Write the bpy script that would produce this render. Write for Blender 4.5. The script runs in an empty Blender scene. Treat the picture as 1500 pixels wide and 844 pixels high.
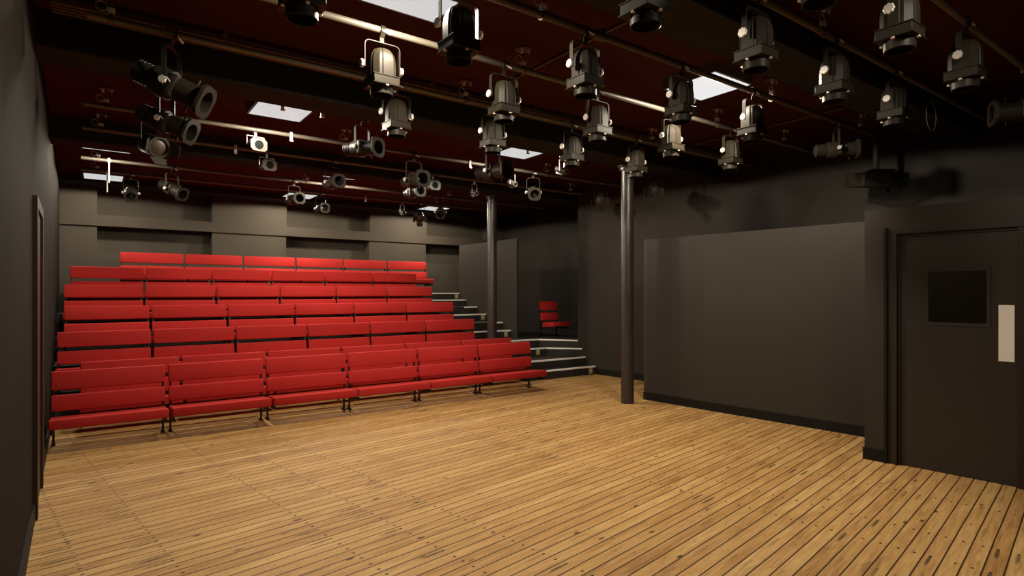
import bpy, bmesh, math, random
from mathutils import Vector, Matrix
random.seed(7)
PI = math.pi
COL = bpy.context.scene.collection
SC = bpy.context.scene

# ------------------------------------------------------------------ materials
def new_mat(name):
    m = bpy.data.materials.new(name); m.use_nodes = True
    nt = m.node_tree
    return m, nt, nt.nodes['Principled BSDF']

def N(nt, typ, **kw):
    n = nt.nodes.new(typ)
    for k, v in kw.items(): setattr(n, k, v)
    return n

def simple(name, col, rough=0.6, metal=0.0, var=0.15, scale=6.0, spec=0.5, stretch=(1, 1, 1), bump=0.0):
    """paint / metal / cloth with a little procedural unevenness"""
    m, nt, b = new_mat(name)
    tc = N(nt, 'ShaderNodeTexCoord'); mp = N(nt, 'ShaderNodeMapping'); mp.inputs['Scale'].default_value = stretch
    nz = N(nt, 'ShaderNodeTexNoise'); nz.inputs['Scale'].default_value = scale; nz.inputs['Detail'].default_value = 3
    nt.links.new(tc.outputs['Object'], mp.inputs['Vector']); nt.links.new(mp.outputs[0], nz.inputs['Vector'])
    mx = N(nt, 'ShaderNodeMix', data_type='RGBA')
    lo = [c * (1 - var) for c in col]; hi = [min(1, c * (1 + var)) for c in col]
    mx.inputs['A'].default_value = (*lo, 1); mx.inputs['B'].default_value = (*hi, 1)
    nt.links.new(nz.outputs['Fac'], mx.inputs['Factor']); nt.links.new(mx.outputs['Result'], b.inputs['Base Color'])
    b.inputs['Roughness'].default_value = rough; b.inputs['Metallic'].default_value = metal
    b.inputs['Specular IOR Level'].default_value = spec
    if bump:
        bp = N(nt, 'ShaderNodeBump'); bp.inputs['Strength'].default_value = bump; bp.inputs['Distance'].default_value = 0.004
        nt.links.new(nz.outputs['Fac'], bp.inputs['Height']); nt.links.new(bp.outputs[0], b.inputs['Normal'])
    return m

def emitter(name, col, strength):
    m, nt, b = new_mat(name)
    b.inputs['Base Color'].default_value = (0.05, 0.05, 0.05, 1)
    b.inputs['Emission Color'].default_value = (*col, 1); b.inputs['Emission Strength'].default_value = strength
    return m

PLANK_ROT = math.radians(8.7)
def floor_material():
    m, nt, b = new_mat('pine_boards')
    L = nt.links.new
    def math_(op, a, bb=None, cc=None):
        n = N(nt, 'ShaderNodeMath', operation=op)
        for i, x in enumerate((a, bb, cc)):
            if x is None: continue
            if isinstance(x, (int, float)): n.inputs[i].default_value = x
            else: L(x, n.inputs[i])
        return n.outputs[0]
    tc = N(nt, 'ShaderNodeTexCoord'); mp = N(nt, 'ShaderNodeMapping'); mp.inputs['Rotation'].default_value = (0, 0, -PLANK_ROT)
    L(tc.outputs['Object'], mp.inputs['Vector'])
    sp = N(nt, 'ShaderNodeSeparateXYZ'); L(mp.outputs[0], sp.inputs[0])
    u, v = sp.outputs['X'], sp.outputs['Y']
    W = 0.0985
    # board edges wander a touch
    wob = N(nt, 'ShaderNodeTexNoise', noise_dimensions='2D'); wob.inputs['Scale'].default_value = 0.8
    L(mp.outputs[0], wob.inputs['Vector'])
    v2 = math_('ADD', v, math_('MULTIPLY', math_('SUBTRACT', wob.outputs['Fac'], 0.5), 0.010))
    vi = math_('DIVIDE', v2, W); idx = math_('FLOOR', vi); fr = math_('FRACT', vi)
    wn = N(nt, 'ShaderNodeTexWhiteNoise', noise_dimensions='1D'); L(idx, wn.inputs['W'])
    wn2 = N(nt, 'ShaderNodeTexWhiteNoise', noise_dimensions='1D'); L(math_('ADD', idx, 37.3), wn2.inputs['W'])
    # coordinates private to each board
    cx = N(nt, 'ShaderNodeCombineXYZ')
    L(math_('ADD', u, math_('MULTIPLY', wn.outputs['Value'], 40.0)), cx.inputs['X']); L(v, cx.inputs['Y']); L(math_('MULTIPLY', wn2.outputs['Value'], 20.0), cx.inputs['Z'])
    def noise(sx, sy, scale, detail=4, rough=0.6, dist=0.0):
        mm = N(nt, 'ShaderNodeMapping'); mm.inputs['Scale'].default_value = (sx, sy, 1); L(cx.outputs[0], mm.inputs['Vector'])
        n = N(nt, 'ShaderNodeTexNoise'); n.inputs['Scale'].default_value = scale; n.inputs['Detail'].default_value = detail
        n.inputs['Roughness'].default_value = rough; n.inputs['Distortion'].default_value = dist
        L(mm.outputs[0], n.inputs['Vector']); return n.outputs['Fac']
    grain = noise(1.0, 16.0, 3.0, 5, 0.65, 0.4)
    fine = noise(2.0, 60.0, 4.0, 3, 0.6)
    patch = noise(0.7, 3.0, 1.5, 3, 0.6)
    ramp = N(nt, 'ShaderNodeValToRGB'); e = ramp.color_ramp.elements
    e[0].position = 0.20; e[0].color = (0.215, 0.088, 0.024, 1); e[1].position = 0.72; e[1].color = (0.600, 0.385, 0.150, 1)
    el = ramp.color_ramp.elements.new(0.47); el.color = (0.440, 0.243, 0.084, 1)
    t = math_('ADD', math_('MULTIPLY', grain, 0.75), math_('MULTIPLY', patch, 0.45)); t = math_('SUBTRACT', t, 0.175)
    t = math_('ADD', t, math_('MULTIPLY', wn.outputs['Value'], 0.16))
    L(math_('ADD', t, math_('MULTIPLY', math_('SUBTRACT', fine, 0.5), 0.25)), ramp.inputs['Fac'])
    def mix(fac, a, col):
        n = N(nt, 'ShaderNodeMix', data_type='RGBA'); L(fac, n.inputs['Factor']); L(a, n.inputs['A'])
        n.inputs['B'].default_value = (*col, 1); return n.outputs['Result']
    def sstep(x, lo, hi, a, bb):
        n = N(nt, 'ShaderNodeMapRange', interpolation_type='SMOOTHSTEP'); L(x, n.inputs['Value'])
        n.inputs['From Min'].default_value = lo; n.inputs['From Max'].default_value = hi
        n.inputs['To Min'].default_value = a; n.inputs['To Max'].default_value = bb; return n.outputs[0]
    c = ramp.outputs['Color']
    # grime: dark smears along the grain
    smear = sstep(noise(0.7, 7.0, 2.6, 5, 0.62), 0.54, 0.74, 0.0, 0.62)
    c = mix(smear, c, (0.16, 0.070, 0.022))
    # knots
    kv = N(nt, 'ShaderNodeTexVoronoi', feature='F1'); km = N(nt, 'ShaderNodeMapping'); km.inputs['Scale'].default_value = (2.6, 6.0, 1.0)
    L(cx.outputs[0], km.inputs['Vector']); L(km.outputs[0], kv.inputs['Vector']); kv.inputs['Scale'].default_value = 1.0
    kn = sstep(math_('ADD', kv.outputs['Distance'], math_('MULTIPLY', math_('SUBTRACT', fine, 0.5), 0.12)), 0.045, 0.115, 0.92, 0.0)
    c = mix(kn, c, (0.070, 0.024, 0.009))
    fleck = sstep(noise(5.0, 22.0, 5.0, 2, 0.5), 0.70, 0.78, 0.0, 0.75)
    c = mix(fleck, c, (0.10, 0.042, 0.015))
    # nails in rows over the joists, black iron stains drawn out along the grain
    uj = math_('ADD', u, 0.07); JS = 0.436
    du = math_('MULTIPLY', math_('SUBTRACT', math_('FRACT', math_('DIVIDE', uj, JS)), 0.5), JS)
    jn = N(nt, 'ShaderNodeTexWhiteNoise', noise_dimensions='2D'); cj = N(nt, 'ShaderNodeCombineXYZ')
    L(math_('FLOOR', math_('DIVIDE', uj, JS)), cj.inputs['X']); L(idx, cj.inputs['Y']); L(cj.outputs[0], jn.inputs['Vector'])
    rw = N(nt, 'ShaderNodeTexWhiteNoise', noise_dimensions='1D'); L(math_('ADD', math_('FLOOR', math_('DIVIDE', uj, JS)), 5.5), rw.inputs['W'])
    row_on = sstep(rw.outputs['Value'], 0.45, 0.49, 0.3, 1.0)
    off = math_('ADD', math_('MULTIPLY', jn.outputs['Value'], 0.35), 0.32)
    dv = math_('MULTIPLY', math_('SUBTRACT', fr, off), W)
    def blob(ru, rv, shift=0.0):
        a = math_('DIVIDE', math_('ADD', du, shift), ru); bb = math_('DIVIDE', dv, rv)
        return math_('ADD', math_('MULTIPLY', a, a), math_('MULTIPLY', bb, bb))
    nail = math_('MULTIPLY', sstep(blob(0.014, 0.010), 0.4, 1.2, 0.95, 0.0), row_on)
    stain = math_('MULTIPLY', math_('MULTIPLY', sstep(math_('ADD', blob(0.115, 0.014, 0.08), math_('MULTIPLY', math_('SUBTRACT', fine, 0.5), 1.6)), 0.1, 1.1, 0.85, 0.0), sstep(jn.outputs['Value'], 0.66, 0.86, 0.0, 1.0)), row_on)
    c = mix(stain, c, (0.050, 0.040, 0.022)); c = mix(nail, c, (0.020, 0.024, 0.016))
    # seams
    d_edge = math_('MULTIPLY', math_('SUBTRACT', 0.5, math_('ABSOLUTE', math_('SUBTRACT', fr, 0.5))), W)
    seam = sstep(d_edge, 0.0022, 0.0070, 0.97, 0.0)
    c = mix(seam, c, (0.030, 0.010, 0.004))
    L(c, b.inputs['Base Color'])
    L(math_('ADD', math_('MULTIPLY', grain, 0.2), 0.50), b.inputs['Roughness'])
    b.inputs['Specular IOR Level'].default_value = 0.16
    bp = N(nt, 'ShaderNodeBump'); bp.inputs['Strength'].default_value = 0.5; bp.inputs['Distance'].default_value = 0.003
    L(math_('SUBTRACT', math_('MULTIPLY', grain, 0.3), seam), bp.inputs['Height']); L(bp.outputs[0], b.inputs['Normal'])
    return m

M = dict(
    floor=floor_material(),
    wall=simple('charcoal_wall_paint', (0.028, 0.0225, 0.0170), 0.75, 0, 0.10, 0.7, 0.25),
    wall_pale=simple('warm_grey_wall_paint', (0.068, 0.056, 0.042), 0.75, 0, 0.08, 0.7, 0.25),
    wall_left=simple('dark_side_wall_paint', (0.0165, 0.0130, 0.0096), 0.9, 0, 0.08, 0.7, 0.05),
    wall_low=simple('charcoal_lining_paint', (0.031, 0.0240, 0.0182), 0.6, 0, 0.08, 0.7, 0.3),
    base=simple('black_skirting_paint', (0.0075, 0.006, 0.0045), 0.65, 0, 0.15, 3, 0.2),
    ceil=simple('maroon_ceiling_paint', (0.052, 0.0120, 0.0105), 0.85, 0, 0.08, 1.5, 0.1),
    beam=simple('black_beam_paint', (0.026, 0.024, 0.022), 0.8, 0, 0.1, 2, 0.1),
    tier=simple('black_deck_vinyl', (0.028, 0.023, 0.018), 0.7, 0, 0.2, 5, 0.3),
    red=simple('red_wool_upholstery', (0.46, 0.0225, 0.0190), 0.8, 0, 0.10, 22, 0.25, (1.0, 4.0, 0.35), 0.15),
    frame=simple('black_bench_steel', (0.018, 0.016, 0.014), 0.4, 0.3, 0.1, 8),
    pipe=simple('galvanised_pipe', (0.130, 0.112, 0.086), 0.42, 0.15, 0.08, 4),
    conduit_shaded_pipe=simple('brown_conduit_and_shaded_pipe', (0.075, 0.050, 0.032), 0.55, 0, 0.1, 4),  # brown of conduits and boxes; on lighting pipes it is painted-in shade
    tray=simple('brown_trunking', (0.085, 0.046, 0.028), 0.6, 0, 0.1, 3),
    lamp=simple('black_lantern_enamel', (0.0225, 0.0180, 0.0120), 0.48, 0.0, 0.06, 9, 0.16),
    lamp_in=simple('black_lantern_inside', (0.004, 0.004, 0.004), 0.6, 0, 0.1, 9, 0.05),
    prof=simple('dark_profile_casting', (0.022, 0.0175, 0.0125), 0.45, 0.0, 0.1, 9, 0.2),
    bright=simple('bright_aluminium', (0.80, 0.76, 0.70), 0.35, 0.4, 0.05, 9),
    copper=simple('bright_spring_clip', (0.75, 0.62, 0.50), 0.35, 0.4, 0.05, 9),
    rose=simple('grey_hanger_iron', (0.10, 0.060, 0.045), 0.5, 0.3, 0.1, 9),
    collar=simple('white_cable_collar', (0.62, 0.62, 0.62), 0.5, 0, 0.05, 9),
    flood=simple('stone_flood_paint', (0.055, 0.049, 0.039), 0.5, 0, 0.05, 6),
    nosing=simple('cream_nosing_strip', (0.90, 0.88, 0.84), 0.6, 0, 0.04, 12),
    brass=simple('olive_brass_plate', (0.40, 0.32, 0.13), 0.45, 0.3, 0.1, 20),
    letter=simple('cream_letter_paint', (0.75, 0.72, 0.62), 0.6, 0, 0.03, 20),
    door=simple('charcoal_door_paint', (0.030, 0.025, 0.020), 0.42, 0, 0.08, 1.2, 0.4),
    doorframe=simple('brown_door_frame', (0.028, 0.0165, 0.0115), 0.5, 0, 0.12, 2, 0.3),
    plate=simple('ivory_push_plate', (0.88, 0.85, 0.78), 0.45, 0, 0.02, 10),
    glass=simple('black_door_glass', (0.006, 0.007, 0.008), 0.03, 0, 0.0, 1, 1.0),
    pane=simple('mirror_dark_pane', (0.34, 0.33, 0.30), 0.02, 1.0, 0.0, 1),
    housing=simple('brown_light_casing', (0.060, 0.040, 0.026), 0.6, 0, 0.1, 4),
    diff=emitter('light_diffuser', (1.0, 1.0, 1.0), 0.61),
    diff2=emitter('light_diffuser_bright', (1.0, 1.0, 1.0), 0.82),
)
def iron_material():
    m, nt, b = new_mat('painted_cast_iron')
    tc = N(nt, 'ShaderNodeTexCoord'); nz = N(nt, 'ShaderNodeTexNoise'); nz.inputs['Scale'].default_value = 60; nz.inputs['Detail'].default_value = 5
    nt.links.new(tc.outputs['Object'], nz.inputs['Vector'])
    r = N(nt, 'ShaderNodeValToRGB'); r.color_ramp.elements[0].color = (0.014, 0.010, 0.008, 1); r.color_ramp.elements[1].color = (0.050, 0.038, 0.030, 1)
    r.color_ramp.elements[0].position = 0.3; r.color_ramp.elements[1].position = 0.75
    nt.links.new(nz.outputs['Fac'], r.inputs['Fac']); nt.links.new(r.outputs[0], b.inputs['Base Color'])
    bp = N(nt, 'ShaderNodeBump'); bp.inputs['Strength'].default_value = 0.6; bp.inputs['Distance'].default_value = 0.004
    nt.links.new(nz.outputs['Fac'], bp.inputs['Height']); nt.links.new(bp.outputs[0], b.inputs['Normal'])
    b.inputs['Roughness'].default_value = 0.38; b.inputs['Specular IOR Level'].default_value = 0.6
    return m
M['iron'] = iron_material()

# ------------------------------------------------------------------ mesh helpers
class MB:
    def __init__(s): s.v = []; s.f = []
    def add(s, vs, fs):
        b = len(s.v); s.v += [Vector(p) for p in vs]; s.f += [[b + i for i in f] for f in fs]; return s
    def box(s, x0, y0, z0, x1, y1, z1):
        vs = [(x, y, z) for z in (z0, z1) for y in (y0, y1) for x in (x0, x1)]
        return s.add(vs, [(0, 2, 3, 1), (4, 5, 7, 6), (0, 1, 5, 4), (2, 6, 7, 3), (0, 4, 6, 2), (1, 3, 7, 5)])
    def prism(s, poly, z0, z1):
        n = len(poly); vs = [(x, y, z0) for x, y in poly] + [(x, y, z1) for x, y in poly]
        return s.add(vs, [list(range(n))[::-1], list(range(n, 2 * n))] + [(i, (i + 1) % n, n + (i + 1) % n, n + i) for i in range(n)])
    def rings(s, rings, cap0=True, cap1=True, loop=False):
        n = len(rings[0]); vs = [p for r in rings for p in r]; fs = []
        m = len(rings)
        for k in range(m if loop else m - 1):
            a, b = k * n, ((k + 1) % m) * n
            fs += [(a + i, a + (i + 1) % n, b + (i + 1) % n, b + i) for i in range(n)]
        if not loop:
            if cap0: fs.append(list(range(n))[::-1])
            if cap1: fs.append(list(range((m - 1) * n, m * n)))
        return s.add(vs, fs)
    def lathe(s, prof, o=(0, 0, 0), axis=(0, 0, 1), n=24, cap0=True, cap1=True, lobes=0, amp=0.0):
        """prof: (radius, distance along axis)"""
        ax = Vector(axis).normalized(); q = Vector((0, 0, 1)).rotation_difference(ax); o = Vector(o)
        rs = []
        for r, t in prof:
            rs.append([o + q @ Vector((r * (1 + amp * math.cos(lobes * a)) * math.cos(a), r * (1 + amp * math.cos(lobes * a)) * math.sin(a), t)) for a in (2 * PI * i / n for i in range(n))])
        return s.rings(rs, cap0, cap1)
    def cyl(s, p0, p1, r, n=12, r2=None):
        p0, p1 = Vector(p0), Vector(p1)
        return s.lathe([(r, 0), (r if r2 is None else r2, (p1 - p0).length)], p0, p1 - p0, n)
    def tube(s, pts, r, n=8, loop=False):
        pts = [Vector(p) for p in pts]; rs = []; m = len(pts)
        prev = None
        for i, p in enumerate(pts):
            if loop: t = pts[(i + 1) % m] - pts[i - 1]
            else: t = pts[min(i + 1, m - 1)] - pts[max(i - 1, 0)]
            t.normalize()
            ref = Vector((0, 0, 1)) if abs(t.z) < 0.9 else Vector((1, 0, 0))
            a = t.cross(ref).normalized() if prev is None else (prev - t * prev.dot(t)).normalized()
            prev = a; b = t.cross(a)
            rs.append([p + a * r * math.cos(w) + b * r * math.sin(w) for w in (2 * PI * k / n for k in range(n))])
        return s.rings(rs, loop=loop)
    def strap(s, path, th, w, plane='xz'):
        """flat bar bent along a 2-D path; th thickness in the plane, w width across it"""
        m = len(path); rs = []
        for i, p in enumerate(path):
            p = Vector((p[0], p[1])); a = Vector(path[max(i - 1, 0)]); b = Vector(path[min(i + 1, m - 1)])
            t = (Vector((b[0], b[1])) - Vector((a[0], a[1]))).normalized(); nrm = Vector((-t.y, t.x)) * th / 2
            q = [(p + nrm, -w / 2), (p + nrm, w / 2), (p - nrm, w / 2), (p - nrm, -w / 2)]
            if plane == 'xz': rs.append([(c.x, k, c.y) for c, k in q])
            else: rs.append([(k, c.x, c.y) for c, k in q])
        return s.rings(rs)
    def build(s, name, mat, parent=None, smooth=False, bevel=0.0, seg=2):
        me = bpy.data.meshes.new(name); bm = bmesh.new()
        vs = [bm.verts.new(p) for p in s.v]
        for f in s.f:
            try: bm.faces.new([vs[i] for i in f])
            except ValueError: pass
        bmesh.ops.recalc_face_normals(bm, faces=bm.faces)
        if bevel:
            bmesh.ops.bevel(bm, geom=list(bm.edges), offset=bevel, segments=seg, affect='EDGES', profile=0.5)
        if smooth or bevel:
            for f in bm.faces: f.smooth = True
            for e in bm.edges:
                if len(e.link_faces) == 2 and e.calc_face_angle(0) > math.radians(38): e.smooth = False
        bm.to_mesh(me); bm.free(); me.materials.append(mat)
        o = bpy.data.objects.new(name, me); COL.objects.link(o)
        if parent is not None: o.parent = parent
        return o

def tag(o, label, cat, group=None):
    o['label'] = label; o['category'] = cat
    if group: o['group'] = group
    return o
def thing(name, loc=(0, 0, 0), rz=0.0):
    o = bpy.data.objects.new(name, None); COL.objects.link(o); o.location = loc; o.rotation_euler = (0, 0, rz); o.empty_display_size = 0.1
    return o
def struct(o, label=None):
    o['kind'] = 'structure'
    if label: o['label'] = label
    return o
def dup(root, loc, rz=0.0, label=None, scale=1.0, tilt=None):
    """a copy of a thing with copies of its parts and sub-parts; tilt turns the swivelling parts"""
    r = root.copy(); COL.objects.link(r); r.location = loc; r.rotation_euler = (0, 0, rz); r.scale = (scale,) * 3
    if label: r['label'] = label
    for ch in root.children:
        c = ch.copy(); COL.objects.link(c); c.parent = r
        if tilt is not None and c.get('swivels'): c.rotation_euler = (tilt, 0, 0)
        for g in ch.children:
            d = g.copy(); COL.objects.link(d); d.parent = c
    return r
ORD = ['first', 'second', 'third', 'fourth', 'fifth', 'sixth', 'seventh', 'eighth', 'ninth', 'tenth']

# ------------------------------------------------------------------ room shell
CZ = 3.95
XL = lambda y: -0.43 - 0.024 * (y - 7.3)          # bare left wall, a touch out of square
XR = lambda y: 8.36 + 0.0875 * (8.9 - y)          # far right wall
YB = 14.4
struct(MB().box(-1.5, -4.0, -0.10, 11.2, 15.2, 0.0).build('floor', M['floor']), 'varnished pine board floor with nail rows and dark seams')
struct(MB().box(-1.5, -4.0, CZ, 11.2, 15.2, CZ + 0.15).build('ceiling', M['ceil']), 'dark maroon painted ceiling')
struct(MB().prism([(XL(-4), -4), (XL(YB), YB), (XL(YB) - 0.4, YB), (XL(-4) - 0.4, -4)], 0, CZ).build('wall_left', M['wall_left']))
def left_board(y0, y1): return MB().prism([(XL(y0), y0), (XL(y1), y1), (XL(y1) + 0.016, y1), (XL(y0) + 0.016, y0)], 0, 0.13)
struct(left_board(-4, 5.52).build('baseboard_left', M['base']))
struct(left_board(6.56, 9.2).build('baseboard_left_far', M['base']))
# back wall: wall face behind, ledge and piers in front, so that niches are left between them
struct(MB().box(-1.2, YB + 0.40, 0, 11.0, YB + 0.8, CZ).build('wall_back', M['wall_pale']))
struct(MB().box(-0.8, YB, 3.05, 10.2, YB + 0.41, 3.275).build('trim_1', M['wall_pale']), 'long wall ledge between upper and lower niches')
piers = [(-0.8, 0.0), (2.10, 3.70), (5.80, 7.45), (9.55, 10.2)]
for k, (x0, x1) in enumerate(piers):
    struct(MB().box(x0, YB, 3.275, x1, YB + 0.41, CZ).build('wall_back_pier', M['wall_pale']))
    struct(MB().box(x0, YB + 0.05, 0.0, x1, YB + 0.41, 3.05).build('wall_back_lower_pier', M['wall_pale']))
for x0, x1 in ((0.0, 2.10), (3.70, 5.80), (7.45, 9.55)):
    struct(MB().box(x0, YB + 0.05, 0.0, x1, YB + 0.41, 2.50).build('wall_back_sill', M['wall_pale']))
# right side
struct(MB().prism([(XR(9.15), 9.15), (XR(-4), -4), (XR(-4) + 0.3, -4), (XR(9.15) + 0.3, 9.15)], 0, CZ).build('wall_right', M['wall']))
struct(MB().box(XR(9.15) + 0.3, 8.95, 0, 10.4, 9.15, CZ).build('wall_right_return', M['wall']))
struct(MB().box(10.1, 9.15, 0, 10.4, YB + 0.4, CZ).build('wall_recess', M['wall']))
struct(MB().box(7.60, 10.35, 0, 7.64, 12.87, 2.90).build('wall_stair', M['wall']), 'low charcoal partition wall beside the aisle stairs')
struct(MB().prism([(XR(9.1), 9.1), (XR(6.2), 6.2), (XR(6.2) - 0.016, 6.2), (XR(9.1) - 0.016, 9.1)], 0, 0.12).build('baseboard_right_far', M['base']))
# built-out lining, 2.53 m high, with the door wall in front of it
A = Vector((7.035, 6.18)); B = Vector((7.335, 2.745)); P0 = Vector((6.354, 2.659))
U = Vector((0.0877, -0.9961)); NV = Vector((-0.9961, -0.0877))      # along the door wall towards the camera; out of it
LZ = 2.53
struct(MB().prism([tuple(A), tuple(B), (9.5, 2.9), (9.5, 6.3)], 0, LZ).build('wall_right_lining', M['wall_low']), 'charcoal lining wall with a straight top edge')
def on_wall(o, s, out=0.0): p = o + U * s + NV * out; return (p.x, p.y)
def wall_box(o, s0, s1, out0, out1, z0, z1, mb=None):
    return (mb or MB()).prism([on_wall(o, s0, out0), on_wall(o, s1, out0), on_wall(o, s1, out1), on_wall(o, s0, out1)], z0, z1)
DEP = 0.09
struct(MB().prism([on_wall(P0, 0, -DEP), on_wall(P0, 6.5, -DEP), (9.6, -4), (9.5, 2.9), tuple(B)], 0, LZ).build('wall_door_core', M['wall_low']))
struct(wall_box(P0, 0, 0.262, -DEP, 0, 0, LZ).build('wall_door', M['wall_low']))
struct(wall_box(P0, 0.262, 1.242, -DEP, 0, 2.292, LZ).build('wall_door_header', M['wall_low']))
struct(wall_box(P0, 1.242, 6.5, -DEP, 0, 0, LZ).build('wall_door_side', M['wall_low']))
BD = (B - A).normalized()
BN = Vector((BD.y, -BD.x));  BN = BN if BN.x < 0 else -BN
LN = (B - A).length
q = [A, B, B + BN * 0.016, A + BN * 0.016]
struct(MB().prism([tuple(p) for p in q], 0, 0.118).build('baseboard_right', M['base']))
mbb = wall_box(P0, -0.012, 0.176, 0, 0.016, 0, 0.12)
struct(mbb.build('baseboard_door', M['base']))
struct(wall_box(P0, 0.182, 0.205, 0, 0.03, 0, 2.335).build('trim_2', M['base']), 'thin upright casing strip beside the door')
# the door
dr = MB()
fr = MB()
for s0, s1 in ((0.214, 0.262), (1.242, 1.29)): wall_box(P0, s0, s1, 0.0, 0.014, 0, 2.34, fr)
door = wall_box(P0, 0.309, 1.190, -0.075, -0.035, 0.006, 2.242).build('door_1', M['door']); struct(door, 'charcoal door with a small vision panel and ivory push plate')
f1 = wall_box(P0, 0.262, 0.285, -DEP, 0.012, 0, 2.292); f1.build('frame_jamb', M['doorframe'], door)
wall_box(P0, 0.285, 0.309, -DEP, -0.02, 0, 2.268).build('frame_stop', M['doorframe'], door)
wall_box(P0, 1.190, 1.242, -DEP, 0.0, 0, 2.292).build('frame_jamb', M['doorframe'], door)
wall_box(P0, 0.285, 1.242, -DEP, 0.012, 2.268, 2.292).build('frame_head', M['doorframe'], door)
wall_box(P0, 0.309, 1.190, -DEP, -0.02, 2.242, 2.268).build('frame_stop', M['doorframe'], door)
wall_box(P0, 0.535, 0.970, -0.036, -0.031, 1.415, 1.895).build('vision_glass', M['pane'], door)
for s0, s1, z0, z1 in ((0.510, 0.535, 1.385, 1.925), (0.970, 0.995, 1.385, 1.925), (0.535, 0.970, 1.385, 1.415), (0.535, 0.970, 1.895, 1.925)):
    wall_box(P0, s0, s1, -0.036, -0.026, z0, z1).build('glazing_bead', M['door'], door)
wall_box(P0, 1.052, 1.160, -0.035, -0.031, 1.089, 1.586).build('push_plate', M['plate'], door)
# side door in the left wall, seen edge-on
d2 = MB().prism([(XL(5.66), 5.66), (XL(6.42), 6.42), (XL(6.42) + 0.012, 6.42), (XL(5.66) + 0.012, 5.66)], 0, 2.34).build('door_2', M['doorframe'])
struct(d2, 'dark brown side door seen edge-on')
for y0, y1, z1 in ((5.54, 5.66, 2.42), (6.42, 6.54, 2.42)):
    MB().prism([(XL(y0), y0), (XL(y1), y1), (XL(y1) + 0.03, y1), (XL(y0) + 0.03, y0)], 0, z1).build('frame_jamb', M['doorframe'], d2)
MB().prism([(XL(5.66), 5.66), (XL(6.42), 6.42), (XL(6.42) + 0.03, 6.42), (XL(5.66) + 0.03, 5.66)], 2.34, 2.42).build('frame_head', M['doorframe'], d2)
# ceiling beams across the room
for y0, y1, z in ((2.42, 2.86, 3.65), (5.86, 6.30, 3.65), (9.27, 9.68, 3.65), (13.72, 14.42, 3.82)):
    struct(MB().box(-0.62, y0, z, 10.2, y1, CZ + 0.01).build('ceiling_beam', M['beam']))

# ------------------------------------------------------------------ tiers, stairs, columns
tp = thing('seating_tiers', (3.0, 9.2, 0)); tag(tp, 'black stepped platform carrying the upper rows of red benches', 'platform')
RZ = 0.1675
RY = [8.20, 9.12, 10.04, 10.96, 11.88, 12.80, 13.72]; RB = [0, 0, 0.335, 0.67, 1.005, 1.34, 1.675]
for n in range(2, 7):
    y0 = RY[n - 1] + 0.10
    o = MB().box(-0.425 - 0.024 * (y0 - 7.3), y0, RB[n] - 0.335, 6.62, 14.44, RB[n]).build('tier', M['tier'])
    o.parent = tp; o.matrix_parent_inverse = Matrix.Translation((-3.0, -9.2, 0))
st = thing('aisle_stairs', (7.2, 8.7, 0)); tag(st, 'black aisle stairs with cream nosings climbing beside the red benches', 'stairs')
SY = [8.70, 8.97, 9.62, 9.88, 10.58, 10.90, 11.60, 12.00, 12.52, 12.86]
inv = Matrix.Translation((-7.2, -8.7, 0))
NX = 6.625
fronts = []
for k in range(10):
    y = SY[k]
    if k < 2: fl = [(NX, y), (XR(y) - 0.004, y - 0.04)]
    elif k < 4: fl = [(NX, y), (7.84, y - 0.02), (XR(9.0) - 0.004, 9.04 if k == 2 else 9.15)]
    else: fl = [(NX, y), (7.595, y)]
    fronts.append(fl)
    if k < 3: poly = fl + [(8.30, 10.3), (NX, 10.3)]
    elif k == 3: poly = fl + [(8.33, 9.16), (10.09, 9.16), (10.09, 14.38), (NX, 14.38)]
    else: poly = fl + [(7.595, 14.38), (NX, 14.38)]
    stp = MB().prism(poly, k * RZ, (k + 1) * RZ).build('step', M['tier']); stp.parent = st; stp.matrix_parent_inverse = inv
    z = (k + 1) * RZ
    nz = MB()
    o2 = 0.010
    pts = [(x, yy - o2) for x, yy in fl]; bk = [(x, yy + 0.045) for x, yy in fl]
    if k in (5, 7): pts = [(7.22, pts[0][1]), pts[1]]; bk = [(7.22, bk[0][1]), bk[1]]
    nzo = nz.prism(pts + bk[::-1], z - 0.022, z + 0.006).build('nosing', M['nosing']); nzo.parent = stp
    if k in (5, 7):
        MB().prism([(NX, SY[k] - 0.008), (7.22, SY[k] - 0.008), (7.22, SY[k] + 0.03), (NX, SY[k] + 0.03)], z - 0.006, z + 0.005).build('tread_edge', M['flood']).parent = stp

def text_mesh(ch, size, name, mat, parent):
    cu = bpy.data.curves.new('letter_curve', 'FONT'); cu.body = ch; cu.size = size; cu.extrude = 0.0015; cu.align_x = 'CENTER'; cu.align_y = 'CENTER'
    t = bpy.data.objects.new('letter_tmp', cu); COL.objects.link(t)
    bpy.context.view_layer.update()
    me = bpy.data.meshes.new_from_object(t.evaluated_get(bpy.context.evaluated_depsgraph_get()))
    bpy.data.objects.remove(t); bpy.data.curves.remove(cu)
    me.materials.clear(); me.materials.append(mat)
    o = bpy.data.objects.new(name, me); COL.objects.link(o); o.parent = parent; o.rotation_euler = (PI / 2, 0, 0)
    return o
for ch, x, k in (('A', 8.235, 0), ('B', 7.60, 2), ('C', 7.455, 4), ('D', 7.497, 6), ('E', 7.507, 9)):
    sg = thing('row_sign', (x, SY[k] - 0.012 - (0.038 if k == 0 else 0.014 if k == 2 else 0), (k + 1) * RZ - 0.083))
    tag(sg, f'small olive row sign lettered {ch} on a riser of the aisle stairs', 'sign', 'row letter signs on the aisle stairs')
    MB().box(-0.053, -0.004, -0.062, 0.053, 0.004, 0.062).build('plate', M['brass'], sg)
    text_mesh(ch, 0.105, 'letter', M['letter'], sg).location = (0, -0.0055, 0)

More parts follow.
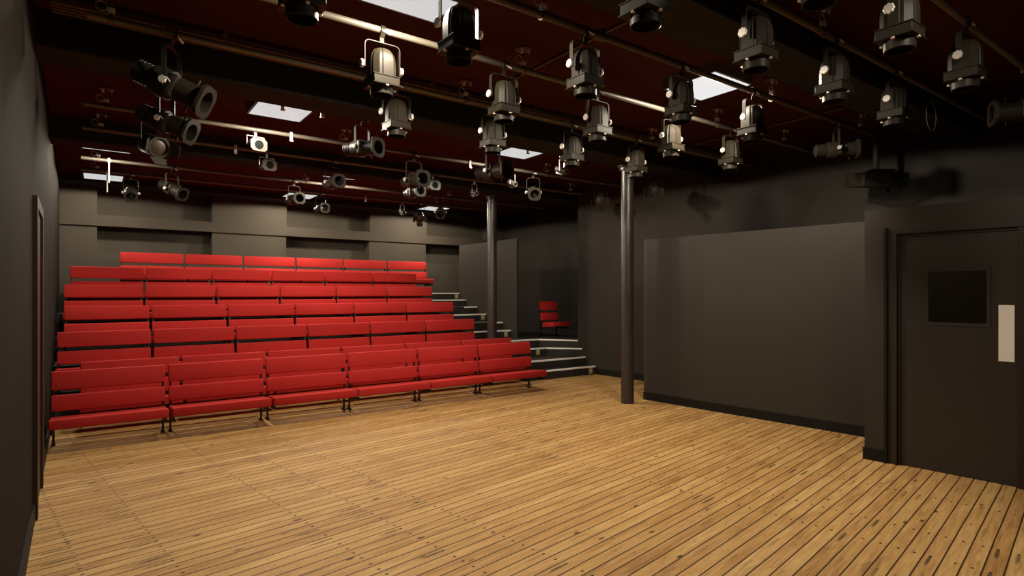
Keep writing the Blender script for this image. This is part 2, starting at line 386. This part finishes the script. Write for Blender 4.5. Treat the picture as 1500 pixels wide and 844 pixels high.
def column(x, y, zb, label):
    c = thing('iron_column', (x, y, zb)); tag(c, label, 'column', 'round iron columns')
    h = 3.65 - zb
    MB().lathe([(0.100, 0), (0.100, 0.04), (0.097, 0.06), (0.094, h - 0.10)], n=32).build('shaft', M['iron'], c, True)
    MB().lathe([(0.094, h - 0.10), (0.12, h - 0.09), (0.12, h - 0.05), (0.15, h - 0.03), (0.15, h)], n=32).build('capital', M['iron'], c, True)
    return c
column(6.596, 6.12, 0, 'dark iron column standing on the board floor in front of the charcoal lining wall')
column(6.43, 9.60, 0.336, 'dark iron column rising from the stairs end behind the second bench row')

# ------------------------------------------------------------------ benches
def make_bench(w, name):
    r = thing(name)
    h = w / 2
    def pad(nm, y0, z0, y1, z1, lean=0.0, rise=0.0):
        m = MB().box(-h, y0, z0, h, y1, z1)
        for p in m.v:
            p.y += lean * (p.z - z0); p.z += rise * (y1 - p.y)
        return m.build(nm, M['red'], r, bevel=0.014, seg=3)
    pad('upper_back_pad', -0.085, 0.607, -0.030, 0.815, 0.10)
    pad('lower_back_pad', -0.112, 0.376, -0.057, 0.552, 0.10)
    pad('seat_pad', -0.53, 0.222, -0.135, 0.328, 0.0, 0.08)
    for s in (-1, 1):
        x = s * (h - 0.022)
        f = MB()
        # one welded side frame: post, arm under the seat, short front knee
        prof = [(-0.045, 0.0), (-0.060, 0.30), (-0.052, 0.45), (-0.028, 0.60), (-0.008, 0.78)]
        f.strap(prof, 0.030, 0.022, 'yz')
        for p in f.v: p.x += x
        fo = f.build('post', M['frame'], r)
        MB().box(x - 0.010, -0.46, 0.190, x + 0.010, -0.05, 0.226).build('seat_arm', M['frame'], r)
        MB().box(x - 0.020, -0.10, 0.0, x + 0.020, 0.03, 0.012).build('foot_plate', M['frame'], fo)
        MB().lathe([(0.010, 0), (0.010, 0.008)], (x, 0.005, 0.012), n=8).build('bolt', M['frame'], fo)
        MB().lathe([(0.010, 0), (0.010, 0.008)], (x, -0.082, 0.012), n=8).build('bolt', M['frame'], fo)
    return r
PITCH = 1.12
bench0 = make_bench(PITCH - 0.035, 'bench_seat')
starts = [-0.435, -0.19, -0.46, -0.42, -0.455, -0.40, 0.35]
starts = [max(s, XL(RY[i]) + 0.02) for i, s in enumerate(starts)]
rows = ['front', 'second', 'third', 'fourth', 'fifth', 'sixth', 'top']
first = True
for i in range(7):
    for k in range(6):
        loc = (starts[i] + PITCH * (k + 0.5), RY[i], RB[i] + 0.001)
        lab = f'red padded two-seat bench, {ORD[k]} from the left in the {rows[i]} row'
        if first: b = bench0; b.location = loc; first = False
        else: b = dup(bench0, loc)
        tag(b, lab, 'bench', f'red benches of the {rows[i]} row')
sc_ = make_bench(0.52, 'single_seat'); sc_.location = (8.53, 10.42, 0.672)
tag(sc_, 'single red padded seat standing alone at the top of the wide lower steps', 'chair')

# ------------------------------------------------------------------ lighting pipes
K = 1.09; PZ = 1.7 + 1.88 * K; PR = 0.0265
PIPES = {k: v * K for k, v in dict(c=1.40, b=2.06, d=3.05, a=3.90, e=4.84, f=5.98, g=7.14, h=8.19, i=10.04, j=11.0).items()}
PORD = dict(zip('cbdaefghij', ORD))
PEND = dict(c=8.75, b=8.7, d=8.6, a=8.55, e=8.5, f=8.4, g=8.4, h=8.25, i=8.9, j=8.3)
for p, y in PIPES.items():
    x0 = XL(y) + 0.32
    o = MB().cyl((x0, y, PZ), (PEND[p], y, PZ), PR, 20).build('lighting_pipe', M['conduit_shaded_pipe'] if p in 'fbd' else M['pipe'], smooth=True)  # same steel throughout; the browner colour paints shade onto three of the pipes
    tag(o, f'steel lighting pipe across the room, {PORD[p]} pipe counted from the camera', 'pipe', 'lighting pipes under the ceiling')

# ------------------------------------------------------------------ lanterns
def hook(r, drop=0.09, mat=None, lever=True, w=0.032):
    pts = [(0.032, -0.012)] + [(0.032 * math.cos(a), 0.032 * math.sin(a)) for a in (PI * t / 8 for t in range(0, 9))] + [(-0.032, -0.02), (-0.012, -0.042), (0.0, -0.055), (0.0, -drop)]
    MB().strap(pts, 0.006, w, 'yz').build('hook_clamp', mat or M['lamp'], r)
    if lever:
        MB().cyl((0.0, -0.028, -0.012), (0.05, -0.040, -0.030), 0.008, 8).build('clamp_bolt', M['bright'], r, True)
def yoke_path(hw, top, bot, rad, n=5):
    L = [(-hw, bot), (-hw, top - rad)]
    L += [(-hw + rad - rad * math.cos(a), top - rad + rad * math.sin(a)) for a in (PI / 2 * k / n for k in range(1, n + 1))]
    return L + [(-x, z) for x, z in L[::-1]]
def knob(r, x, z, s, rad=0.029, mat=None):
    MB().lathe([(rad * 0.9, 0), (rad, 0.004), (rad, 0.014), (rad * 0.9, 0.018)], (x + s * 0.006, 0, z), (s, 0, 0), 48, lobes=8, amp=0.07).build('yoke_knob', mat or M['bright'], r, True)

def make_pc():
    r = thing('stage_lantern')
    hook(r, 0.095)
    MB().strap(yoke_path(0.132, -0.095, -0.29, 0.035), 0.006, 0.034).build('yoke', M['lamp'], r)
    for s in (-1, 1): knob(r, s * 0.135, -0.268, s)
    # domed housing with ribs
    def section(k):
        hw, ch, rib, st = 0.086, 0.034, 0.032, 0.008
        q = [(-hw + ch, -hw), (-rib, -hw), (-rib + 0.004, -hw - st), (rib - 0.004, -hw - st), (rib, -hw), (hw - ch, -hw)]
        pts = []
        for a in range(4):
            c, s_ = [(1, 0), (0, 1), (-1, 0), (0, -1)][a]
            pts += [((c * x - s_ * y) * k, (s_ * x + c * y) * k) for x, y in q]
        return pts
    rs = []
    prof = [(-0.345, 1.0), (-0.255, 1.0)] + [(-0.255 + 0.118 * math.sin(a), max(0.12, 0.99 * math.cos(a) ** 0.62)) for a in (PI / 2 * t / 9 for t in range(1, 10))]
    for z, k in prof: rs.append([(x, y, z) for x, y in section(k)])
    MB().rings(rs).build('housing', M['lamp'], r, True)
    MB().box(-0.100, -0.100, -0.352, 0.100, 0.100, -0.347).build('top_flange', M['lamp'], r)
    MB().box(-0.096, -0.096, -0.408, 0.096, 0.096, -0.353).build('lens_frame', M['lamp'], r, bevel=0.003, seg=1)
    MB().box(-0.103, -0.103, -0.414, 0.103, 0.103, -0.410).build('colour_runner', M['lamp'], r)
    MB().lathe([(0.074, -0.416), (0.081, -0.416), (0.081, -0.470), (0.077, -0.473), (0.073, -0.470), (0.073, -0.424), (0.0005, -0.424)], n=36, cap0=False).build('snoot', M['lamp'], r, True)
    MB().lathe([(0.072, 0), (0.072, 0.004)], (0, 0, -0.432), n=28).build('lens', M['lamp_in'], r)
    for x, y in ((0, -0.094), (0, 0.094), (-0.094, 0), (0.094, 0)):
        MB().box(x - 0.011, y - 0.010, -0.426, x + 0.011, y + 0.010, -0.4145).build('spring_clip', M['copper'], r, bevel=0.003, seg=1)
    return r

def swv(o, z): o['swivels'] = 1; o.location = (0, 0, z); return o
def make_profile():
    """ellipsoidal profile spot, front towards local -Y, pivot 0.27 below the pipe"""
    r = thing('profile_spotlight'); PV = -0.30
    hook(r, 0.085, M['prof'])
    MB().strap(yoke_path(0.098, -0.085, PV - 0.02, 0.040), 0.005, 0.024).build('yoke', M['prof'], r)
    for s in (-1, 1): knob(r, s * 0.100, PV, s, 0.020)
    lh = [(0.030, 0.215), (0.052, 0.205)]
    for k in range(5):
        y = 0.195 - k * 0.020; lh += [(0.066, y), (0.066, y - 0.012), (0.057, y - 0.012), (0.057, y - 0.019)]
    lh += [(0.080, 0.09), (0.086, 0.05), (0.086, 0.0)]
    swv(MB().lathe([(a, b) for a, b in lh], axis=(0, 1, 0), n=28).build('lamp_house', M['prof'], r, True), PV)
    swv(MB().box(-0.080, -0.045, -0.062, 0.080, 0.0, 0.062).build('gate', M['prof'], r, bevel=0.008), PV)
    swv(MB().lathe([(0.070, -0.045), (0.070, -0.19), (0.064, -0.19), (0.064, -0.10)], axis=(0, 1, 0), n=28, cap1=False).build('lens_tube', M['prof'], r, True), PV)
    # octagonal colour-frame holder with a round hole
    oc = []
    n = 32
    outer, inner = [], []
    for i in range(n):
        a = 2 * PI * i / n; hw, ch = 0.092, 0.036
        dx, dz = math.cos(a), math.sin(a)
        t = min(hw / max(abs(dx), 1e-6), hw / max(abs(dz), 1e-6), (2 * hw - ch) / (abs(dx) + abs(dz)))
        outer.append((dx * t, dz * t)); inner.append((dx * 0.064, dz * 0.064))
    rings = [[(x, -0.185, z) for x, z in inner], [(x, -0.185, z) for x, z in outer], [(x, -0.205, z) for x, z in outer], [(x, -0.205, z) for x, z in inner]]
    swv(MB().rings(rings, loop=True).build('front_plate', M['prof'], r), PV)
    swv(MB().lathe([(0.063, -0.108), (0.045, -0.120), (0.015, -0.128), (0.0005, -0.129)], axis=(0, 1, 0), n=28).build('lens', M['glass'], r, True), PV)
    for s in (-1, 1):
        hd = MB().cyl((s * 0.082, -0.022, 0.01), (s * 0.125, -0.022, 0.018), 0.004, 8)
        swv(hd.build('shutter_handle', M['bright'], r, True), PV)
        fk = MB().cyl((0, -0.12, s * 0.068), (0, -0.12, s * 0.105), 0.006, 8)
        swv(fk.build('focus_knob', M['prof'], r, True), PV)
    return r

def make_fresnel():
    r = thing('fresnel_spotlight'); PV = -0.30
    hook(r, 0.085, M['prof'])
    MB().strap(yoke_path(0.110, -0.085, PV - 0.02, 0.040), 0.005, 0.024).build('yoke', M['prof'], r)
    for s in (-1, 1): knob(r, s * 0.112, PV, s, 0.020, M['prof'])
    swv(MB().lathe([(0.040, 0.15), (0.085, 0.13), (0.095, 0.11), (0.095, -0.09), (0.100, -0.09), (0.100, -0.125), (0.080, -0.125), (0.080, -0.10)], axis=(0, 1, 0), n=28, cap1=False).build('housing', M['prof'], r, True), PV)
    swv(MB().lathe([(0.079, -0.104), (0.055, -0.114), (0.02, -0.12), (0.0005, -0.121)], axis=(0, 1, 0), n=28).build('lens', M['doorframe'], r, True), PV)
    for a in range(4):
        m = MB().add([(-0.075, -0.128, 0.098), (0.075, -0.128, 0.098), (0.055, -0.195, 0.150), (-0.055, -0.195, 0.150),
                      (-0.075, -0.126, 0.102), (0.075, -0.126, 0.102), (0.055, -0.193, 0.154), (-0.055, -0.193, 0.154)],
                     [(0, 1, 2, 3), (7, 6, 5, 4), (0, 4, 5, 1), (1, 5, 6, 2), (2, 6, 7, 3), (3, 7, 4, 0)])
        rot = Matrix.Rotation(a * PI / 2, 3, 'Y')
        m.v = [rot @ p for p in m.v]
        swv(m.build('barn_door', M['prof'], r), PV)
    return r

def make_flood():
    r = thing('flood_light'); PV = -0.185
    MB().strap([(0.030, 0.012), (0.030, -0.03), (0.0, -0.036), (0, -0.075)], 0.006, 0.026, 'yz').build('hook_clamp', M['collar'], r)
    pts = [(-0.100, 0, PV), (-0.100, 0, -0.080), (0.100, 0, -0.080), (0.100, 0, PV)]
    MB().tube(pts, 0.004, 8).build('wire_yoke', M['bright'], r)
    def octo(hw, hh, ch, y): return [(-hw + ch, y, -hh), (hw - ch, y, -hh), (hw, y, -hh + ch), (hw, y, hh - ch), (hw - ch, y, hh), (-hw + ch, y, hh), (-hw, y, hh - ch), (-hw, y, -hh + ch)]
    swv(MB().rings([octo(0.055, 0.045, 0.015, 0.12), octo(0.090, 0.066, 0.026, 0.0), octo(0.092, 0.068, 0.028, -0.075)]).build('housing', M['prof'], r), PV)
    swv(MB().rings([octo(0.096, 0.072, 0.030, -0.076), octo(0.096, 0.072, 0.030, -0.088)]).build('front_plate', M['flood'], r), PV)
    swv(MB().lathe([(0.050, 0), (0.050, 0.006)], (0, -0.088, 0), (0, -1, 0), 28).build('lens', M['lamp_in'], r), PV)
    return r

def make_tube():
    r = thing('tube_spotlight'); PV = -0.215
    MB().strap([(0.030, 0.020), (0.030, -0.03), (0.0, -0.036), (0, -0.075)], 0.008, 0.026, 'yz').build('hook_clamp', M['collar'], r)
    MB().strap([(-0.045, PV - 0.01), (-0.045, -0.078), (0.045, -0.078), (0.045, PV - 0.01)], 0.005, 0.014).build('yoke', M['collar'], r)
    swv(MB().lathe([(0.030, 0.10), (0.042, 0.09), (0.042, -0.09), (0.036, -0.10), (0.028, -0.10), (0.028, -0.07)], axis=(0, 1, 0), n=24, cap1=False).build('barrel', M['flood'], r, True), PV)
    swv(MB().lathe([(0.027, 0), (0.027, 0.003)], (0, -0.075, 0), (0, 1, 0), 20).build('lens', M['glass'], r), PV)
    swv(MB().box(-0.020, -0.05, -0.066, 0.020, 0.08, -0.040).build('driver_box', M['flood'], r, bevel=0.004), PV)
    return r

pc0 = None
PC = dict(c=[2.86, 3.80, 4.89], b=[2.36, 3.40, 4.43, 5.48], d=[0.86, 1.80, 2.85, 3.93, 4.97], a=[1.66, 2.73, 3.80, 4.86, 5.91], e=[2.20, 3.25, 4.32, 5.37])
for p, xs in PC.items():
    for k, x in enumerate(xs):
        if pc0 is None: t = pc0 = make_pc(); t.location = (x * K, PIPES[p], PZ); t.scale = (K,) * 3
        else: t = dup(pc0, (x * K, PIPES[p], PZ), scale=K)
        tag(t, f'domed black lantern facing down, {ORD[k]} from left on the {PORD[p]} pipe from the camera', 'stage light', 'downward lanterns over the stage floor')

def aim(x, y, r_, dn, tw):
    """direction given as seen from the auditorium floor: to the right, down, towards the stage front"""
    v = Vector((x, y)).normalized(); rt = Vector((v.y, -v.x)); d = rt * r_ - v * tw
    pan = math.atan2(d.x, -d.y)          # local -Y turned onto d
    return pan, math.atan2(dn, d.length)
def place(proto, p, x, dirn, scale, label, cat, group, lift=0.0):
    x *= K
    pan, tilt = aim(x, PIPES[p], *dirn)
    t = dup(proto, (x, PIPES[p], PZ), pan, None, 1.0, tilt)
    t.scale = (K * scale,) * 3
    tag(t, label, cat, group)
    return t
def drop_proto(o):
    for ch in list(o.children):
        for g in list(ch.children): bpy.data.objects.remove(g)
        bpy.data.objects.remove(ch)
    bpy.data.objects.remove(o)

pr = make_profile()
PROF = [('j', 0.44, (0, .40, .92), 1.0, 'grey profile spotlight facing the stage, nearest the left wall on the rearmost pipe'),
        ('i', 0.92, (.62, .40, .68), 1.1, 'grey profile spotlight turned toward the stairs, nearest the left wall on the ninth pipe'),
        ('i', 2.70, (.42, 0, .9), 1.05, 'profile spotlight hanging in front of the middle light panel of the back row'),
        ('j', 3.45, (.38, 0, .92), 1.0, 'profile spotlight on the rearmost pipe, just past the middle back light panel'),
        ('h', 2.74, (.42, 0, .9), 1.05, 'profile spotlight crossing a thin strip of light, left one on the eighth pipe'),
        ('f', 2.32, (.75, .05, .66), 1.1, 'dark profile spotlight with a round front, hanging mid-room on the sixth pipe'),
        ('g', 3.50, (.50, .02, .86), 1.2, 'dark profile spotlight on the seventh pipe, upper of two hanging close together'),
        ('h', 4.01, (.50, 0, .86), 1.05, 'profile spotlight with a pale-edged front, lower of two hanging close together'),
        ('f', 4.02, (.72, .02, .70), 1.25, 'large dark profile spotlight hanging just below a downward lantern on the sixth pipe'),
        ('g', 5.56, (.12, .28, .95), 1.05, 'grey profile spotlight facing the stage between the two iron columns'),
        ('i', 5.50, (0, .35, .93), 1.0, 'brown-fronted profile spotlight in front of the right light panel of the back row'),
        ('e', 0.44, (.84, .42, .35), 1.28, 'large long profile spotlight near the left wall, pointing across the room'),
        ('f', 0.50, (.80, .38, .45), 1.2, 'long dark profile spotlight near the left wall, second below the largest one'),
        ('d', 6.60, (.95, 0, -.25), 1.05, 'grey profile spotlight seen side-on above the charcoal lining wall'),
        ('c', 6.36, (-.95, 0, .3), 1.15, 'grey profile spotlight cut by the picture edge above the door')]
for p, x, dn, s, lab in PROF: place(pr, p, x, dn, s, lab, 'spotlight', 'profile spotlights')
drop_proto(pr)
fr_ = make_fresnel()
for p, x, dn, s, lab in [('j', 5.52, (.1, .5, .85), 0.95, 'dark spotlight with open barn doors on the rearmost pipe, tilted steeply down'),
                         ('g', 7.03, (0, .3, .95), 1.0, 'dim spotlight with barn doors, beyond the floor column near the lining wall'),
                         ('f', 7.04, (0, .3, .95), 1.0, 'dim spotlight with barn doors hanging just beside the floor column top'),
                         ('g', 0.48, (.42, .3, .86), 1.1, 'spotlight with barn doors near the left wall, below the two long spotlights')]:
    place(fr_, p, x, dn, s, lab, 'spotlight', 'spotlights with barn doors')
drop_proto(fr_)
fl = make_flood()
for p, x, lab in [('g', 1.49, 'pale eight-sided flood light on a wire yoke, nearest the large square ceiling panel'),
                  ('h', 1.85, 'dim eight-sided flood light hanging just behind the palest flood light'),
                  ('h', 4.35, 'eight-sided flood light hanging beside the two paired profile spotlights')]:
    place(fl, p, x, (.42, .02, .9), 1.0, lab, 'flood light', 'eight-sided flood lights')
drop_proto(fl)
tb = make_tube()
for p, x, dn, lab in [('j', 5.13, (.4, .35, .8), 'small tube spotlight in a pale frame on the rearmost pipe'),
                      ('h', 5.13, (.4, .3, .8), 'small tube spotlight in an orange-lit frame above the rear column'),
                      ('g', 5.16, (.5, .35, .8), 'bright small tube spotlight in a white frame beside the hanging grey profile spotlight'),
                      ('f', 5.15, (.7, .35, .6), 'small bright tube spotlight tucked below a downward lantern before the floor column')]:
    place(tb, p, x, dn, 1.0, lab, 'spotlight', 'small tube spotlights')
drop_proto(tb)

# empty hook clamps on the pipes
hk = thing('hook_clamp'); 
MB().strap([(0.032, 0.030), (0.034, -0.02), (0.030, -0.075)], 0.006, 0.030, 'yz').build('strap', M['collar'], hk)
for p_ in hk.children: p_.location = (0, -0.066, 0)
MB().box(-0.020, -0.055, -0.085, 0.020, -0.028, -0.074).build('lip', M['copper'], hk)
MB().box(-0.014, -0.034, -0.030, 0.014, -0.0255, 0.0).build('saddle', M['frame'], hk)
for n_, (p, x, lab) in enumerate([('g', 1.88, 'empty white hook clamp on the seventh pipe, beside the pale flood light'),
                  ('h', 1.46, 'empty hook clamp on the eighth pipe, left of the pale flood light'),
                  ('f', 1.49, 'empty hook clamp on the sixth pipe, crossing the square light panel'),
                  ('f', 1.88, 'empty hook clamp on the sixth pipe, just right of the square light panel'),
                  ('j', 4.33, 'empty hook clamp on the rearmost pipe between back light panels'),
                  ('g', 4.38, 'empty white hook clamp on the seventh pipe, left of the large dark spotlight'),
                  ('f', 4.54, 'empty hook clamp on the sixth pipe, crossing the centre light panel')]):
    t = dup(hk, (x * K, PIPES[p], PZ), scale=K); tag(t, lab, 'clamp', 'empty hook clamps on the pipes')
drop_proto(hk)
# drop rods near the left wall
for p, x, lab in (('i', 0.14, 'thin bright drop rod clamped to the ninth pipe near the left wall'), ('j', 0.13, 'thin grey drop rod clamped to the rearmost pipe near the left wall')):
    t = thing('drop_rod', (x * K, PIPES[p], PZ)); t.scale = (K,) * 3; tag(t, lab, 'rod', 'drop rods')
    MB().cyl((0, -0.036, 0.03), (0, -0.036, -0.32), 0.009, 10).build('rod', M['bright'], t, True)
    MB().lathe([(0.030, -0.02), (0.030, 0.02)], axis=(1, 0, 0), n=16).build('clamp', M['collar'], t, True)

# pipe hangers: rose on the ceiling, rod, cable collar with a wire loop, ring round the pipe
def make_hanger():
    r = thing('pipe_hanger'); H = CZ - PZ
    MB().lathe([(0.075, H - 0.012), (0.070, H)], n=28).build('ceiling_rose', M['rose'], r)
    MB().cyl((0, 0, 0.03), (0, 0, H - 0.012), 0.011, 10).build('rod', M['rose'], r, True)
    MB().box(-0.024, -0.020, 0.045, 0.024, 0.020, 0.085).build('collar', M['collar'], r, bevel=0.004)
    MB().lathe([(0.029, -0.018), (0.038, -0.018), (0.038, 0.018), (0.029, 0.018)], axis=(1, 0, 0), n=20, cap0=False, cap1=False).build('ring', M['rose'], r, True)
    MB().tube([(-0.024 - 0.036 + 0.036 * math.cos(a), -0.022, 0.080 + 0.036 * math.sin(a)) for a in (2 * PI * k / 20 for k in range(20))], 0.0022, 6, True).build('wire_loop', M['bright'], r)
    MB().box(-0.045, -0.030, H - 0.055, -0.018, -0.010, H - 0.014).build('bracket', M['collar'], r)
    MB().box(0.040, -0.030, H - 0.045, 0.054, -0.016, H - 0.012).build('bracket', M['collar'], r)
    return r
hg = None
HANG = dict(e=[0.08, 2.93, 5.67], f=[0.08, 3.60, 6.11], g=[0.08, 2.56, 5.84], h=[0.04, 7.28], i=[0.02, 2.92, 5.71], j=[0.01, 5.94], a=[2.93, 5.66, 7.07], d=[2.46, 5.31, 7.19], b=[4.26])
for p, xs in HANG.items():
    for k, x in enumerate(xs):
        loc = (x * K, PIPES[p], PZ)
        if p == 'f': continue
        if hg is None: t = hg = make_hanger(); t.location = loc
        else: t = dup(hg, loc)
        tag(t, f'pipe hanger with wire loop, {ORD[k]} from left on the {PORD[p]} pipe from the camera', 'hanger', 'pipe hangers')

# projector on its pole
pj = thing('projector', (7.59 * K, 3.05 * K, PZ), math.radians(-38)); pj.scale = (K,) * 3; tag(pj, 'dark ceiling projector on a pole above the lining wall near the door', 'projector')
MB().strap([(0.034, -0.02), (0.034, 0.03), (0, 0.038), (-0.034, 0.03), (-0.034, -0.06), (0.0, -0.10)], 0.008, 0.04, 'yz').build('hook_clamp', M['beam'], pj)
MB().cyl((0, 0, -0.10), (0, 0, -0.43), 0.030, 16).build('pole', M['beam'], pj, True)
bd = MB().box(-0.27, -0.20, -0.085, 0.27, 0.20, 0.085).build('body', M['prof'], pj, bevel=0.02); bd.location = (0, 0, -0.535); bd.rotation_euler = (math.radians(9), 0, math.radians(4))
MB().lathe([(0.060, 0), (0.060, 0.05), (0.045, 0.05), (0.045, 0.02)], (0.12, -0.20, 0.0), (0, -1, 0), 20, cap1=False).build('projection_lens', M['lamp_in'], pj, True).location = (0, 0, -0.535)
MB().prism([(-0.12, -0.12), (0.16, -0.12), (0.16, 0.12), (-0.12, 0.12)], -0.455, -0.425).build('mounting_plate', M['beam'], pj)
MB().cyl((0.2, 0.10, -0.66), (0.2, 0.10, -0.62), 0.02, 12).build('foot', M['beam'], pj)

# hanging wire loop by the nearest pipes
wl = MB().tube([(0.13 * math.cos(a), 0.02, -0.20 + 0.15 * math.sin(a)) for a in (2 * PI * k / 36 for k in range(36))], 0.004, 6, True).build('safety_loop', M['conduit_shaded_pipe'])
wl.location = (6.35 * K, 2.06 * K, PZ - 0.045); tag(wl, 'thin wire safety loop hanging from the second pipe near the door wall', 'wire')

# cable tray, conduits and boxes on the ceiling
tr = thing('cable_tray', (0, 5.60, 3.87)); tag(tr, 'long brown cable tray running under the ceiling beside the fifth pipe', 'cable tray')
for k in range(4):
    MB().box(-0.28, -0.115 + k * 0.062, 0.0, 8.25, -0.075 + k * 0.062, 0.045).build('runner', M['tray'], tr)
for x in (0.9, 2.9, 4.3, 5.9, 7.3):
    MB().box(x - 0.02, -0.14, 0.045, x + 0.02, 0.14, CZ - 3.872).build('bracket', M['tray'], tr)
def conduit(pts, lab, r=0.013):
    tag(MB().tube(pts, r, 8).build('conduit', M['conduit_shaded_pipe'], smooth=True), lab, 'conduit', 'ceiling conduits')
cz = CZ - 0.016
conduit([(0.6, 3.60, cz), (8.4, 3.60, cz)], 'thin conduit running along the ceiling between the third and fourth pipes')
conduit([(3.55, 2.90, cz), (3.55, 5.82, cz)], 'thin conduit crossing the ceiling from the front beam toward the seats')
conduit([(0.4, 6.80, cz), (8.2, 6.80, cz)], 'thin conduit along the ceiling in front of the square panels')
conduit([(7.35, 2.90, cz), (7.35, 5.82, cz)], 'thin conduit crossing the ceiling near the lining wall')
for x, y, lab in ((3.55, 3.60, 'flat junction box where two ceiling conduits cross'), (7.35, 3.60, 'flat junction box on the ceiling near the lining wall')):
    tag(MB().box(x - 0.06, y - 0.06, CZ - 0.05, x + 0.06, y + 0.06, CZ - 0.001).build('junction_box', M['conduit_shaded_pipe'], bevel=0.006), lab, 'junction box')

# ------------------------------------------------------------------ ceiling lights
WARM = (1.0, 0.88, 0.70)
PANELS = [(1.88, 3.79, 1, 'square ceiling light cut by the top edge, behind the dark lanterns'),
          (5.20, 3.70, 2, 'brightest square ceiling light, boxed below the ceiling over the floor'),
          (1.78, 7.18, 1, 'large square ceiling light over the front row near the left wall'),
          (5.31, 7.14, 1, 'square ceiling light over the front row, crossed by an empty clamp'),
          (0.12, 10.42, 1, 'ceiling light showing as a thin strip near the left wall'),
          (3.70, 10.42, 1, 'ceiling light showing as a thin strip behind a profile spotlight'),
          (0.10, 13.25, 1, 'rear ceiling light nearest the left wall'),
          (3.69, 13.25, 1, 'rear ceiling light in the middle of the back wall'),
          (7.06, 13.25, 1, 'rear ceiling light nearest the aisle stairs'),
          (3.65, 0.35, 1, 'added unseen ceiling light over the nearest board floor, brightening the door wall')]  # out of view, added to throw light on the door wall
POWER = 284.0
for x, y, kind, lab in PANELS:
    t = thing('ceiling_light', (x, y, CZ)); tag(t, lab, 'ceiling light', 'square ceiling lights')
    MB().box(-0.320, -0.320, -0.095, 0.320, 0.320, 0.0).build('casing', M['housing'], t)
    MB().box(-0.296, -0.296, -0.099, 0.296, 0.296, -0.0955).build('diffuser', M['diff2'] if kind == 2 else M['diff'], t)
    ld = bpy.data.lights.new('panel_lamp', 'SPOT'); ld.spot_size = math.radians(174); ld.spot_blend = 0.06; ld.shadow_soft_size = 0.10; ld.energy = POWER * (1.15 if kind == 2 else 1.0) * (0.50 if x < 1 else 0.82 if y > 13 else 0.45 if y < 1 else 0.75 if x > 5 and y > 7 else 1.0); ld.color = WARM
    lo = bpy.data.objects.new('panel_lamp', ld); COL.objects.link(lo); lo.parent = t; lo.location = (0, 0, -0.13)

w = bpy.data.worlds.new('world'); SC.world = w; w.use_nodes = True
w.node_tree.nodes['Background'].inputs[0].default_value = (0.9, 0.95, 1.0, 1); w.node_tree.nodes['Background'].inputs[1].default_value = 0.02

# ------------------------------------------------------------------ camera, view
cam = bpy.data.cameras.new('camera'); co = bpy.data.objects.new('camera', cam); COL.objects.link(co)
cam.sensor_width = 36.0; cam.lens = 36.0 * 843.0 / 1500.0; cam.shift_y = 6.0 / 1500.0; cam.clip_start = 0.02
co.location = (0, 0, 1.70); co.rotation_euler = (PI / 2, 0, -math.radians(35.80))
SC.camera = co
vs = SC.view_settings
vs.view_transform = 'Standard'; vs.look = 'None'; vs.gamma = 1.0; vs.exposure = 0.0; vs.use_curve_mapping = False
SC.cycles.use_denoising = True
SC.cycles.max_bounces = 8
SC.cycles.sample_clamp_indirect = 4.0
